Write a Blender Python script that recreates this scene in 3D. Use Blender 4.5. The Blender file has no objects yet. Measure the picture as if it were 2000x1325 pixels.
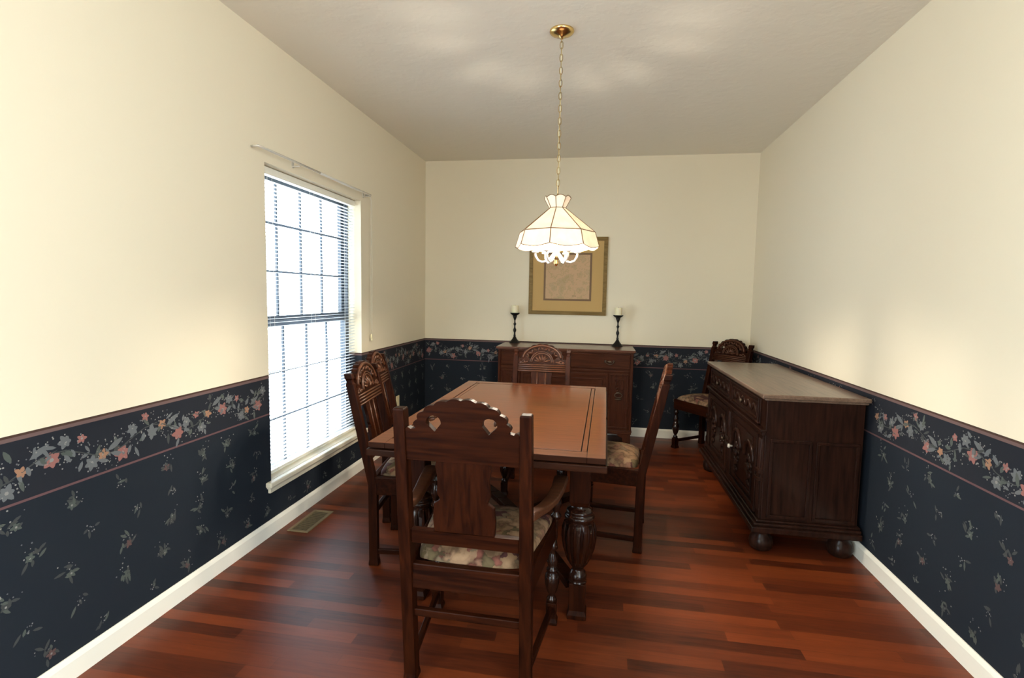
import bpy, math, random
from math import sin, cos, pi, sqrt, radians
from mathutils import Vector, Matrix
from mathutils.geometry import tessellate_polygon

S = bpy.context.scene
COL = S.collection
rnd = random.Random(7)

# ------------------------------------------------------------------ camera, world, light, exposure
F_PX, YAW, PITCH, ROLL = 1008.55, 0.1656, 0.0844, 0.0180
CAM = Vector((1.7187, -4.9672, 1.3189))
fwd = Vector((-sin(YAW) * cos(PITCH), cos(YAW) * cos(PITCH), -sin(PITCH)))
rt = Vector((cos(YAW), sin(YAW), 0)); up = rt.cross(fwd)
r2 = rt * cos(ROLL) + up * sin(ROLL); u2 = -rt * sin(ROLL) + up * cos(ROLL)
cam = bpy.data.cameras.new('camera'); cam_o = bpy.data.objects.new('camera', cam); COL.objects.link(cam_o)
cam_o.matrix_world = Matrix(((r2.x, u2.x, -fwd.x, CAM.x), (r2.y, u2.y, -fwd.y, CAM.y), (r2.z, u2.z, -fwd.z, CAM.z), (0, 0, 0, 1)))
cam.sensor_width = 36.0; cam.sensor_fit = 'HORIZONTAL'; cam.lens = F_PX * 36.0 / 2000.0
cam.clip_start = 0.05
S.camera = cam_o

XR = 3.08
SKY_STRENGTH = 14.5
BULB_STRENGTH = 1100.0
w = bpy.data.worlds.new('daylight'); S.world = w; w.use_nodes = True
bg = w.node_tree.nodes['Background']; bg.inputs[0].default_value = (0.80, 0.91, 1.0, 1); bg.inputs[1].default_value = SKY_STRENGTH

def portal(name, loc, rot, sx, sy):
    l = bpy.data.lights.new(name, 'AREA'); l.shape = 'RECTANGLE'; l.size = sx; l.size_y = sy; l.cycles.is_portal = True
    o = bpy.data.objects.new(name, l); COL.objects.link(o); o.location = loc; o.rotation_euler = rot
    return o
portal('window_portal', (-0.22, -1.955, 1.14), (0, -pi / 2, 0), 1.75, 1.14)
portal('fill_window_portal', (-0.22, -6.95, 1.285), (0, -pi / 2, 0), 2.27, 3.6); portal('fill_window_portal', (XR + 0.22, -6.95, 1.285), (0, pi / 2, 0), 2.27, 3.6)  # portals of the added, unseen fill windows
S.view_settings.view_transform = 'Standard'; S.view_settings.look = 'None'
S.view_settings.gamma = 1.0; S.view_settings.exposure = 0.0; S.view_settings.use_curve_mapping = False
S.cycles.max_bounces = 10; S.cycles.diffuse_bounces = 6; S.cycles.transparent_max_bounces = 16
S.cycles.sample_clamp_indirect = 6.0
S.cycles.use_denoising = True

# ------------------------------------------------------------------ materials
def new_mat(name):
    m = bpy.data.materials.new(name); m.use_nodes = True
    nt = m.node_tree; return m, nt, nt.nodes['Principled BSDF']
def plain(name, col, rough=0.5, metal=0.0, spec=0.5, coat=0.0):
    m, nt, b = new_mat(name)
    b.inputs['Base Color'].default_value = (*col, 1); b.inputs['Roughness'].default_value = rough
    b.inputs['Metallic'].default_value = metal; b.inputs['Specular IOR Level'].default_value = spec
    b.inputs['Coat Weight'].default_value = coat
    return m
def nd(nt, t, **kw):
    n = nt.nodes.new(t)
    for k, v in kw.items(): setattr(n, k, v)
    return n
def ramp(nt, stops):
    n = nt.nodes.new('ShaderNodeValToRGB'); cr = n.color_ramp
    while len(cr.elements) > 1: cr.elements.remove(cr.elements[-1])
    cr.elements[0].position = stops[0][0]; cr.elements[0].color = (*stops[0][1], 1)
    for p, c in stops[1:]:
        e = cr.elements.new(p); e.color = (*c, 1)
    return n
def coords(nt, scale=(1, 1, 1)):
    tc = nd(nt, 'ShaderNodeTexCoord'); mp = nd(nt, 'ShaderNodeMapping'); mp.inputs['Scale'].default_value = scale
    nt.links.new(tc.outputs['Object'], mp.inputs['Vector']); return mp.outputs['Vector']
def wood(name, dark, light, axis='z', rough=0.38, coat=0.0, bump=0.03, spec=0.06):
    m, nt, b = new_mat(name); L = nt.links.new
    sc = {'x': (1.6, 22, 22), 'y': (22, 1.6, 22), 'z': (22, 22, 1.6)}[axis]
    v = coords(nt, sc)
    n1 = nd(nt, 'ShaderNodeTexNoise'); n1.inputs['Scale'].default_value = 3.0; n1.inputs['Detail'].default_value = 8; n1.inputs['Distortion'].default_value = 0.6
    L(v, n1.inputs['Vector'])
    cr = ramp(nt, [(0.30, dark), (0.52, tuple((a + c) / 2 for a, c in zip(dark, light))), (0.75, light)])
    L(n1.outputs['Fac'], cr.inputs['Fac']); L(cr.outputs['Color'], b.inputs['Base Color'])
    b.inputs['Roughness'].default_value = rough; b.inputs['Coat Weight'].default_value = coat; b.inputs['Coat Roughness'].default_value = 0.14; b.inputs['Specular IOR Level'].default_value = spec
    bp = nd(nt, 'ShaderNodeBump'); bp.inputs['Strength'].default_value = bump; bp.inputs['Distance'].default_value = 0.004
    L(n1.outputs['Fac'], bp.inputs['Height']); L(bp.outputs['Normal'], b.inputs['Normal'])
    return m
DK, LT = (0.0075, 0.0017, 0.0007), (0.030, 0.0068, 0.0021)
WX = wood('dark_walnut_grain_across', DK, LT, 'x'); WY = wood('dark_walnut_grain_deep', DK, LT, 'y'); WZ = wood('dark_walnut_grain_up', DK, LT, 'z')
WD = wood('dark_turned_walnut', (0.008, 0.0030, 0.0018), (0.024, 0.0070, 0.0030), 'z', rough=0.22, coat=0.22, spec=0.2)
WC = wood('polished_lit_walnut', (0.042, 0.0150, 0.0070), (0.100, 0.036, 0.0165), 'x', rough=0.38, coat=0.14, spec=0.2)  # paler than the other walnut: lamplight on carving and arms painted in
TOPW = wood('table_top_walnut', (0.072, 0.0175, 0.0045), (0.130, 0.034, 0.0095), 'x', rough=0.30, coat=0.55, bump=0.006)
TOPE = wood('shaded_edge_walnut', (0.014, 0.0044, 0.0020), (0.034, 0.0100, 0.0042), 'x', rough=0.45, coat=0.05)  # darkened copy of the top walnut: shade on unlit edges painted in
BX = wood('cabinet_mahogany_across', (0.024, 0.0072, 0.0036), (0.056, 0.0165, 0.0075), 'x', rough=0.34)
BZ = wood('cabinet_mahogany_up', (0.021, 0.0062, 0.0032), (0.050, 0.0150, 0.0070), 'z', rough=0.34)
BTOP = wood('cabinet_top_painted_sheen', (0.06, 0.022, 0.012), (0.11, 0.042, 0.024), 'x', rough=0.30, coat=0.5)  # paler than the body: reflected light on the top put into the colour
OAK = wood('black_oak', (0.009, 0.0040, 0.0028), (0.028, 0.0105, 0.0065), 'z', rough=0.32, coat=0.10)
OAKT = wood('black_oak_painted_sheen', (0.10, 0.062, 0.042), (0.18, 0.115, 0.08), 'y', rough=0.28, coat=0.4)  # same oak made much paler: reflection of the wall painted in
GROOVE = plain('dark_groove_bed', (0.012, 0.006, 0.004), 0.7)  # near-black bed showing through the tabletop gaps
BLACK = plain('dark_bronze_metal', (0.012, 0.010, 0.009), 0.45, 0.6)
BRASS = plain('polished_brass', (0.78, 0.56, 0.24), 0.22, 1.0)
CHAIN = plain('dull_gold_chain', (0.36, 0.25, 0.11), 0.35, 0.9)
ABRASS = plain('antique_brass', (0.055, 0.034, 0.020), 0.5, 0.6)
SILVER = plain('white_enamel_metal', (0.62, 0.58, 0.51), 0.25, 0.2)
WHITE = plain('white_trim_paint', (0.84, 0.80, 0.70), 0.4)
STONE = plain('cultured_marble_sill', (0.66, 0.60, 0.47), 0.25)
WIN = plain('dark_window_frame', (0.050, 0.062, 0.080), 0.45)
CREAM = plain('cream_plastic', (0.75, 0.66, 0.42), 0.4)
VENT = plain('tan_register_paint', (0.19, 0.140, 0.075), 0.45, 0.2)
DARK = plain('painted_duct_shade', (0.010, 0.009, 0.008), 0.8)  # shade inside the floor duct, painted as near-black
WAX = plain('ivory_wax', (0.80, 0.72, 0.50), 0.45); WAX.node_tree.nodes['Principled BSDF'].inputs['Subsurface Weight'].default_value = 0.2
WICK = plain('burnt_wick', (0.03, 0.025, 0.02), 0.9)
GILT = wood('aged_gilt_frame', (0.17, 0.108, 0.038), (0.29, 0.19, 0.078), 'x', rough=0.4, coat=0.0)
MAT = plain('tan_mat_board', (0.50, 0.315, 0.115), 0.8)
MATB = plain('brown_bevel_line', (0.16, 0.085, 0.035), 0.6)
CORD = plain('white_cord', (0.75, 0.70, 0.60), 0.7)
CAME = plain('brass_came', (0.20, 0.105, 0.035), 0.45, 0.3)

def blind_mat():
    m, nt, b = new_mat('white_blind_slat'); L = nt.links.new
    b.inputs['Base Color'].default_value = (0.93, 0.94, 0.95, 1); b.inputs['Roughness'].default_value = 0.5
    t = nd(nt, 'ShaderNodeBsdfTranslucent'); t.inputs[0].default_value = (0.93, 0.95, 0.97, 1)
    mx = nd(nt, 'ShaderNodeMixShader'); mx.inputs[0].default_value = 0.5
    L(b.outputs[0], mx.inputs[1]); L(t.outputs[0], mx.inputs[2]); L(mx.outputs[0], nt.nodes['Material Output'].inputs[0]); return m
SLAT = blind_mat()
def glass_mat(name, tint):
    m, nt, b = new_mat(name); L = nt.links.new
    tr = nd(nt, 'ShaderNodeBsdfTransparent'); tr.inputs[0].default_value = (*tint, 1)
    gl = nd(nt, 'ShaderNodeBsdfGlossy'); gl.inputs['Roughness'].default_value = 0.02
    fr = nd(nt, 'ShaderNodeFresnel'); fr.inputs[0].default_value = 1.45
    mx = nd(nt, 'ShaderNodeMixShader'); ge = nd(nt, 'ShaderNodeNewGeometry'); sb_ = nd(nt, 'ShaderNodeMath', operation='SUBTRACT'); sb_.inputs[0].default_value = 1.0; L(ge.outputs['Backfacing'], sb_.inputs[1])
    mu = nd(nt, 'ShaderNodeMath', operation='MULTIPLY'); L(fr.outputs[0], mu.inputs[0]); L(sb_.outputs[0], mu.inputs[1])
    L(mu.outputs[0], mx.inputs[0]); L(tr.outputs[0], mx.inputs[1]); L(gl.outputs[0], mx.inputs[2])
    L(mx.outputs[0], nt.nodes['Material Output'].inputs[0]); return m
GLASS = glass_mat('dimming_window_glass', (0.80, 0.82, 0.83)); CLEAR = glass_mat('clear_fill_window_glass', (0.96, 0.97, 0.96))  # GLASS tint added to dim the front window; CLEAR glazes the added windows
def shade_mat():
    m, nt, b = new_mat('cream_capiz_shade'); L = nt.links.new
    v = coords(nt, (1, 1, 1)); n = nd(nt, 'ShaderNodeTexNoise'); n.inputs['Scale'].default_value = 18; n.inputs['Detail'].default_value = 4; L(v, n.inputs['Vector'])
    cr = ramp(nt, [(0.3, (0.88, 0.74, 0.60)), (0.7, (0.94, 0.84, 0.72))]); L(n.outputs['Fac'], cr.inputs['Fac'])
    df = nd(nt, 'ShaderNodeBsdfDiffuse'); tl = nd(nt, 'ShaderNodeBsdfTranslucent'); L(cr.outputs[0], df.inputs[0]); L(cr.outputs[0], tl.inputs[0])
    mx = nd(nt, 'ShaderNodeMixShader'); mx.inputs[0].default_value = 0.11; L(df.outputs[0], mx.inputs[1]); L(tl.outputs[0], mx.inputs[2])
    L(mx.outputs[0], nt.nodes['Material Output'].inputs[0]); return m
SHADE = shade_mat()
def emit(name, col, s):
    m, nt, b = new_mat(name); b.inputs['Base Color'].default_value = (*col, 1)
    b.inputs['Emission Color'].default_value = (*col, 1); b.inputs['Emission Strength'].default_value = s; return m
BULB = emit('lit_bulb', (1.0, 0.91, 0.76), BULB_STRENGTH)

def wall_mat():
    """cream paint above, navy wallpaper border and navy paper below (the paper is hung at fixed heights)"""
    m, nt, b = new_mat('cream_paint_over_navy_paper'); L = nt.links.new
    tc = nd(nt, 'ShaderNodeTexCoord'); sp = nd(nt, 'ShaderNodeSeparateXYZ'); L(tc.outputs['Object'], sp.inputs[0])
    st = nd(nt, 'ShaderNodeMapRange'); st.inputs['From Min'].default_value = 0.0; st.inputs['From Max'].default_value = 1.0
    L(sp.outputs['Z'], st.inputs['Value'])
    cr = ramp(nt, [(0.0, (0.0125, 0.0165, 0.0235)), (0.657, (0.115, 0.060, 0.062)), (0.6645, (0.0155, 0.0175, 0.024)),
                   (0.853, (0.135, 0.085, 0.080)), (0.864, (0.062, 0.034, 0.026)), (0.8735, (0.77, 0.685, 0.525))])
    cr.color_ramp.interpolation = 'CONSTANT'
    L(st.outputs[0], cr.inputs['Fac'])
    n = nd(nt, 'ShaderNodeTexNoise'); n.inputs['Scale'].default_value = 60; n.inputs['Detail'].default_value = 5; L(tc.outputs['Object'], n.inputs['Vector'])
    bp = nd(nt, 'ShaderNodeBump'); bp.inputs['Strength'].default_value = 0.06; bp.inputs['Distance'].default_value = 0.004
    L(n.outputs['Fac'], bp.inputs['Height']); L(bp.outputs[0], b.inputs['Normal'])
    L(cr.outputs[0], b.inputs['Base Color']); b.inputs['Roughness'].default_value = 0.75; b.inputs['Specular IOR Level'].default_value = 0.12
    return m
WALL = wall_mat()
PAINT = plain('cream_reveal_paint', (0.77, 0.685, 0.525), 0.6, 0, 0.3)
FLW = [plain('paper_slate_petal', (0.105, 0.112, 0.118), 0.7), plain('paper_sage_leaf', (0.060, 0.072, 0.062), 0.7),
       plain('paper_rose_petal', (0.245, 0.098, 0.085), 0.7), plain('paper_peach_petal', (0.28, 0.145, 0.085), 0.7),
       plain('paper_pale_berry', (0.22, 0.215, 0.20), 0.7), plain('paper_stem', (0.034, 0.038, 0.038), 0.7), plain('paper_dim_rose', (0.085, 0.045, 0.042), 0.7)]
def ceil_mat():
    m, nt, b = new_mat('knockdown_ceiling_paint'); L = nt.links.new
    b.inputs['Base Color'].default_value = (0.80, 0.75, 0.65, 1); b.inputs['Roughness'].default_value = 0.75
    v = coords(nt, (1, 1, 1)); n = nd(nt, 'ShaderNodeTexNoise'); n.inputs['Scale'].default_value = 14; n.inputs['Detail'].default_value = 6; L(v, n.inputs['Vector'])
    cr = ramp(nt, [(0.45, (0, 0, 0)), (0.6, (1, 1, 1))]); L(n.outputs['Fac'], cr.inputs['Fac'])
    bp = nd(nt, 'ShaderNodeBump'); bp.inputs['Strength'].default_value = 0.13; bp.inputs['Distance'].default_value = 0.005
    L(cr.outputs[0], bp.inputs['Height']); L(bp.outputs[0], b.inputs['Normal']); return m
CEIL = ceil_mat()
def floor_mat():
    m, nt, b = new_mat('cherry_strip_flooring'); L = nt.links.new
    v = coords(nt, (1, 1, 1))
    br = nd(nt, 'ShaderNodeTexBrick'); L(v, br.inputs['Vector'])
    br.inputs['Scale'].default_value = 1.0; br.inputs['Brick Width'].default_value = 0.62; br.inputs['Row Height'].default_value = 0.058
    br.inputs['Mortar Size'].default_value = 0.0006; br.inputs['Bias'].default_value = 0.0; br.offset = 0.37; br.offset_frequency = 3; br.squash = 1.35; br.squash_frequency = 2
    br.inputs['Color1'].default_value = (0, 0, 0, 1); br.inputs['Color2'].default_value = (1, 1, 1, 1); br.inputs['Mortar'].default_value = (0.2, 0.2, 0.2, 1)
    v2 = coords(nt, (2.2, 30, 30)); n = nd(nt, 'ShaderNodeTexNoise'); n.inputs['Scale'].default_value = 2.5; n.inputs['Detail'].default_value = 8; n.inputs['Distortion'].default_value = 0.8; L(v2, n.inputs['Vector'])
    mx = nd(nt, 'ShaderNodeMix', data_type='RGBA'); mx.inputs[0].default_value = 0.49
    L(br.outputs['Color'], mx.inputs[6]); L(n.outputs['Fac'], mx.inputs[7])
    cr = ramp(nt, [(0.17, (0.034, 0.0070, 0.0030)), (0.46, (0.100, 0.0195, 0.0060)), (0.85, (0.178, 0.036, 0.0092))]); L(mx.outputs[2], cr.inputs['Fac'])
    L(cr.outputs[0], b.inputs['Base Color']); b.inputs['Roughness'].default_value = 0.36; b.inputs['Specular IOR Level'].default_value = 0.30
    bp = nd(nt, 'ShaderNodeBump'); bp.inputs['Strength'].default_value = 0.06; bp.inputs['Distance'].default_value = 0.003
    L(n.outputs['Fac'], bp.inputs['Height']); L(bp.outputs[0], b.inputs['Normal']); return m
FLOOR = floor_mat()
def fabric_mat():
    m, nt, b = new_mat('floral_tapestry'); L = nt.links.new
    v = coords(nt, (1, 1, 1))
    dn = nd(nt, 'ShaderNodeTexNoise'); dn.inputs['Scale'].default_value = 14; dn.inputs['Detail'].default_value = 4; L(v, dn.inputs['Vector'])
    ad = nd(nt, 'ShaderNodeMix', data_type='RGBA'); ad.inputs[0].default_value = 0.16; L(v, ad.inputs[6]); L(dn.outputs['Color'], ad.inputs[7])
    vo = nd(nt, 'ShaderNodeTexVoronoi'); vo.inputs['Scale'].default_value = 25; L(ad.outputs[2], vo.inputs['Vector'])
    sp = nd(nt, 'ShaderNodeSeparateColor'); L(vo.outputs['Color'], sp.inputs[0])
    cr = ramp(nt, [(0.0, (0.215, 0.145, 0.088)), (0.20, (0.165, 0.066, 0.050)), (0.33, (0.260, 0.178, 0.112)), (0.50, (0.098, 0.078, 0.042)),
                   (0.58, (0.235, 0.158, 0.102)), (0.72, (0.066, 0.026, 0.026)), (0.80, (0.205, 0.120, 0.084)), (0.91, (0.150, 0.118, 0.080))])
    cr.color_ramp.interpolation = 'CONSTANT'; L(sp.outputs[0], cr.inputs['Fac'])
    ed = ramp(nt, [(0.0, (0.92, 0.84, 0.78)), (0.45, (0.78, 0.70, 0.64)), (0.8, (0.36, 0.31, 0.27))]); L(vo.outputs['Distance'], ed.inputs['Fac'])
    mu = nd(nt, 'ShaderNodeMix', data_type='RGBA', blend_type='MULTIPLY'); mu.inputs[0].default_value = 1.0; L(cr.outputs[0], mu.inputs[6]); L(ed.outputs[0], mu.inputs[7])
    L(mu.outputs[2], b.inputs['Base Color']); b.inputs['Roughness'].default_value = 0.85; b.inputs['Specular IOR Level'].default_value = 0.15; return m
FABRIC = fabric_mat()
def print_mat():
    m, nt, b = new_mat('pink_map_print'); L = nt.links.new
    v = coords(nt, (1, 1, 1)); n = nd(nt, 'ShaderNodeTexNoise'); n.inputs['Scale'].default_value = 6.5; n.inputs['Detail'].default_value = 6; n.inputs['Roughness'].default_value = 0.6; L(v, n.inputs['Vector'])
    A, B_ = (0.50, 0.31, 0.165), (0.37, 0.265, 0.115)
    cr = ramp(nt, [(0.0, A), (0.43, A), (0.45, B_), (0.468, A), (0.53, A), (0.545, B_), (0.56, (0.46, 0.30, 0.165)), (0.62, B_), (0.635, A), (1, A)])
    L(n.outputs['Fac'], cr.inputs['Fac']); L(cr.outputs[0], b.inputs['Base Color']); b.inputs['Roughness'].default_value = 0.6; return m
PRINT = print_mat()

# ------------------------------------------------------------------ mesh building
class MB:
    def __init__(s): s.v = []; s.f = []; s.m = []; s.sm = []
    def face(s, idx, m=0, smooth=False): s.f.append(tuple(idx)); s.m.append(m); s.sm.append(smooth)
    def add(s, vs, fs, m=0, smooth=False, M=None):
        o = len(s.v)
        for p in vs:
            p = Vector(p); s.v.append(M @ p if M else p)
        for f in fs: s.face([i + o for i in f], m, smooth)
        return s
    def box(s, c, d, m=0, M=None):
        x, y, z = c; a, b, e = d[0] / 2, d[1] / 2, d[2] / 2
        vs = [(x + i * a, y + j * b, z + k * e) for i in (-1, 1) for j in (-1, 1) for k in (-1, 1)]
        return s.add(vs, [(0, 1, 3, 2), (4, 6, 7, 5), (0, 4, 5, 1), (2, 3, 7, 6), (0, 2, 6, 4), (1, 5, 7, 3)], m, False, M)
    def bx(s, x0, x1, y0, y1, z0, z1, m=0): return s.box(((x0 + x1) / 2, (y0 + y1) / 2, (z0 + z1) / 2), (x1 - x0, y1 - y0, z1 - z0), m)
    def frustum(s, c0, d0, c1, d1, m=0):
        vs = [(c0[0] + i * d0[0] / 2, c0[1] + j * d0[1] / 2, c0[2]) for i, j in ((-1, -1), (1, -1), (1, 1), (-1, 1))]
        vs += [(c1[0] + i * d1[0] / 2, c1[1] + j * d1[1] / 2, c1[2]) for i, j in ((-1, -1), (1, -1), (1, 1), (-1, 1))]
        return s.add(vs, [(3, 2, 1, 0), (4, 5, 6, 7), (0, 1, 5, 4), (1, 2, 6, 5), (2, 3, 7, 6), (3, 0, 4, 7)], m)
    def sweep(s, path, sizes, m=0):
        """rectangular section (x, y sizes) stacked along mostly vertical points"""
        o = len(s.v)
        for p, d in zip(path, sizes):
            for i, j in ((-1, -1), (1, -1), (1, 1), (-1, 1)): s.v.append(Vector((p[0] + i * d[0] / 2, p[1] + j * d[1] / 2, p[2])))
        n = len(path)
        for k in range(n - 1):
            for i in range(4): s.face((o + 4 * k + i, o + 4 * k + (i + 1) % 4, o + 4 * k + 4 + (i + 1) % 4, o + 4 * k + 4 + i), m)
        s.face((o + 3, o + 2, o + 1, o), m); e = o + 4 * (n - 1); s.face((e, e + 1, e + 2, e + 3), m); return s
    def bar(s, p0, p1, wd, ht, m=0):
        p0, p1 = Vector(p0), Vector(p1); d = (p1 - p0); L = d.length; d.normalize()
        side = d.cross(Vector((0, 0, 1)))
        side = side.normalized() if side.length > 1e-4 else Vector((1, 0, 0))
        u = side.cross(d)
        M = Matrix(((side.x, d.x, u.x, (p0.x + p1.x) / 2), (side.y, d.y, u.y, (p0.y + p1.y) / 2), (side.z, d.z, u.z, (p0.z + p1.z) / 2), (0, 0, 0, 1)))
        return s.box((0, 0, 0), (wd, L, ht), m, M)
    def lathe(s, prof, c=(0, 0, 0), seg=24, m=0, flute=0.0, nf=12):
        o = len(s.v); n = len(prof)
        for r, z in prof:
            for k in range(seg):
                a = 2 * pi * k / seg
                s.v.append(Vector((c[0] + r * cos(a), c[1] + r * sin(a), c[2] + z)))
        for i in range(n - 1):
            for k in range(seg):
                k2 = (k + 1) % seg
                s.face((o + i * seg + k, o + i * seg + k2, o + (i + 1) * seg + k2, o + (i + 1) * seg + k), m, True)
        if prof[0][0] > 1e-5: s.face([o + k for k in reversed(range(seg))], m)
        if prof[-1][0] > 1e-5: s.face([o + (n - 1) * seg + k for k in range(seg)], m)
        return s
    def tube(s, path, r, seg=8, m=0, closed=False, cap=True):
        P = [Vector(p) for p in path]; n = len(P); o = len(s.v)
        R = r if isinstance(r, (list, tuple)) else [r] * n
        ref = None
        for i in range(n):
            if closed: t = P[(i + 1) % n] - P[i - 1]
            else: t = P[min(i + 1, n - 1)] - P[max(i - 1, 0)]
            t.normalize()
            if ref is None:
                ref = Vector((0, 0, 1)) if abs(t.z) < 0.9 else Vector((1, 0, 0))
            a = (ref - t * ref.dot(t))
            if a.length < 1e-5: a = t.orthogonal()
            a.normalize(); ref = a; b = t.cross(a)
            for k in range(seg):
                an = 2 * pi * k / seg; s.v.append(P[i] + (a * cos(an) + b * sin(an)) * R[i])
        for i in range(n if closed else n - 1):
            j = (i + 1) % n
            for k in range(seg):
                k2 = (k + 1) % seg; s.face((o + i * seg + k, o + i * seg + k2, o + j * seg + k2, o + j * seg + k), m, True)
        if not closed and cap:
            s.face([o + k for k in reversed(range(seg))], m); s.face([o + (n - 1) * seg + k for k in range(seg)], m)
        return s
    def ball(s, c, r, m=0, M=None, nu=10, nv=6):
        if not isinstance(r, (tuple, list)): r = (r, r, r)
        vs = [(c[0], c[1], c[2] - r[2])]
        for i in range(1, nv):
            t = -pi / 2 + pi * i / nv
            for k in range(nu):
                a = 2 * pi * k / nu; vs.append((c[0] + r[0] * cos(t) * cos(a), c[1] + r[1] * cos(t) * sin(a), c[2] + r[2] * sin(t)))
        vs.append((c[0], c[1], c[2] + r[2])); e = len(vs) - 1; fs = []
        for k in range(nu):
            k2 = (k + 1) % nu; fs.append((0, 1 + k2, 1 + k)); fs.append((e, e - nu + k, e - nu + k2))
            for i in range(nv - 2): fs.append((1 + i * nu + k, 1 + i * nu + k2, 1 + (i + 1) * nu + k2, 1 + (i + 1) * nu + k))
        return s.add(vs, fs, m, True, M)
    def plate(s, outer, holes, T, th, m=0):
        """outline in (u, v) with holes, thickened by th; T maps (u, v, depth) to 3-D"""
        loops = [outer] + list(holes); pts = [p for l in loops for p in l]
        tris = tessellate_polygon([[Vector((p[0], p[1], 0)) for p in l] for l in loops])
        o = len(s.v); n = len(pts)
        for p in pts: s.v.append(T(p[0], p[1], 0.0))
        for p in pts: s.v.append(T(p[0], p[1], th))
        for t in tris:
            a, b, c = [pts[i] for i in t]
            if (b[0] - a[0]) * (c[1] - a[1]) - (b[1] - a[1]) * (c[0] - a[0]) < 0: t = t[::-1]
            s.face((o + t[0], o + t[1], o + t[2]), m); s.face((o + n + t[2], o + n + t[1], o + n + t[0]), m)
        k = 0
        for l in loops:
            for i in range(len(l)):
                j = (i + 1) % len(l); s.face((o + k + i, o + n + k + i, o + n + k + j, o + k + j), m)
            k += len(l)
        return s
    def build(s, name, mats, parent=None, bevel=0.0, recalc=True):
        me = bpy.data.meshes.new(name); me.from_pydata([tuple(v) for v in s.v], [], s.f)
        for mt in (mats if isinstance(mats, (list, tuple)) else [mats]): me.materials.append(mt)
        me.polygons.foreach_set('material_index', s.m); me.polygons.foreach_set('use_smooth', s.sm)
        if recalc:
            import bmesh
            b = bmesh.new(); b.from_mesh(me); bmesh.ops.recalc_face_normals(b, faces=b.faces); b.to_mesh(me); b.free()
        me.update()
        o = bpy.data.objects.new(name, me); COL.objects.link(o)
        if parent: o.parent = parent
        if bevel:
            bv = o.modifiers.new('bevel', 'BEVEL'); bv.width = bevel; bv.segments = 2; bv.limit_method = 'ANGLE'; bv.angle_limit = radians(50)
        return o
def tag(o, label, cat, group=None):
    o['label'] = label; o['category'] = cat
    if group: o['group'] = group
    return o
def thing(name, label, cat, loc=(0, 0, 0), rz=0.0, group=None):
    o = bpy.data.objects.new(name, None); o.empty_display_size = 0.1; COL.objects.link(o); o.location = loc; o.rotation_euler = (0, 0, rz)
    return tag(o, label, cat, group)
def struct(o): o['kind'] = 'structure'; return o
def children(o): return [c for c in bpy.data.objects if c.parent == o]
def copy_tree(o, parent=None):
    c = o.copy(); COL.objects.link(c)
    if parent: c.parent = parent
    for ch in children(o): copy_tree(ch, c)
    return c

# ------------------------------------------------------------------ room shell
H = 2.610; XR = 3.08; YF = -9.0
HR, HB = 0.8735, 0.0842
WY0, WY1, WZ0, WZ1 = -2.50, -1.41, 0.27, 1.98      # window opening in the left wall
struct(MB().bx(-0.15, XR + 0.15, YF - 0.15, 0.15, -0.1, 0).build('floor', FLOOR))
struct(MB().bx(-0.15, XR + 0.15, YF - 0.15, 0.15, H, H + 0.1).build('ceiling', CEIL))

def petal(mb, T, u, v, ang, ln, wd, m):
    pts = []
    for t, h in ((0, 0), (0.25, 0.8), (0.55, 1.0), (0.85, 0.55), (1, 0), (0.85, -0.55), (0.55, -1.0), (0.25, -0.8)):
        a, b = t * ln, h * wd / 2
        pts.append(T(u + a * cos(ang) - b * sin(ang), v + a * sin(ang) + b * cos(ang)))
    mb.add(pts, [tuple(range(8))], m)
def dot(mb, T, u, v, r, m):
    mb.add([T(u + r * cos(k * pi / 3), v + r * sin(k * pi / 3)) for k in range(6)], [tuple(range(6))], m)
def blossom(mb, T, u, v, r, m, n=6):
    a0 = rnd.uniform(0, 6)
    for k in range(n): petal(mb, T, u, v, a0 + k * 2 * pi / n, r * rnd.uniform(0.75, 1.1), r * 0.62, m)
    dot(mb, T, u, v, r * 0.22, 4)
def spray(mb, T, u, v, r, ok):
    for _ in range(7):
        a = rnd.uniform(0, 2 * pi); q = rnd.uniform(0.1, 1.0) * r
        if ok(u + q * cos(a), v + q * sin(a)): dot(mb, T, u + q * cos(a), v + q * sin(a), rnd.uniform(0.0018, 0.0032), rnd.choice((4, 4, 0)))
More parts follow.
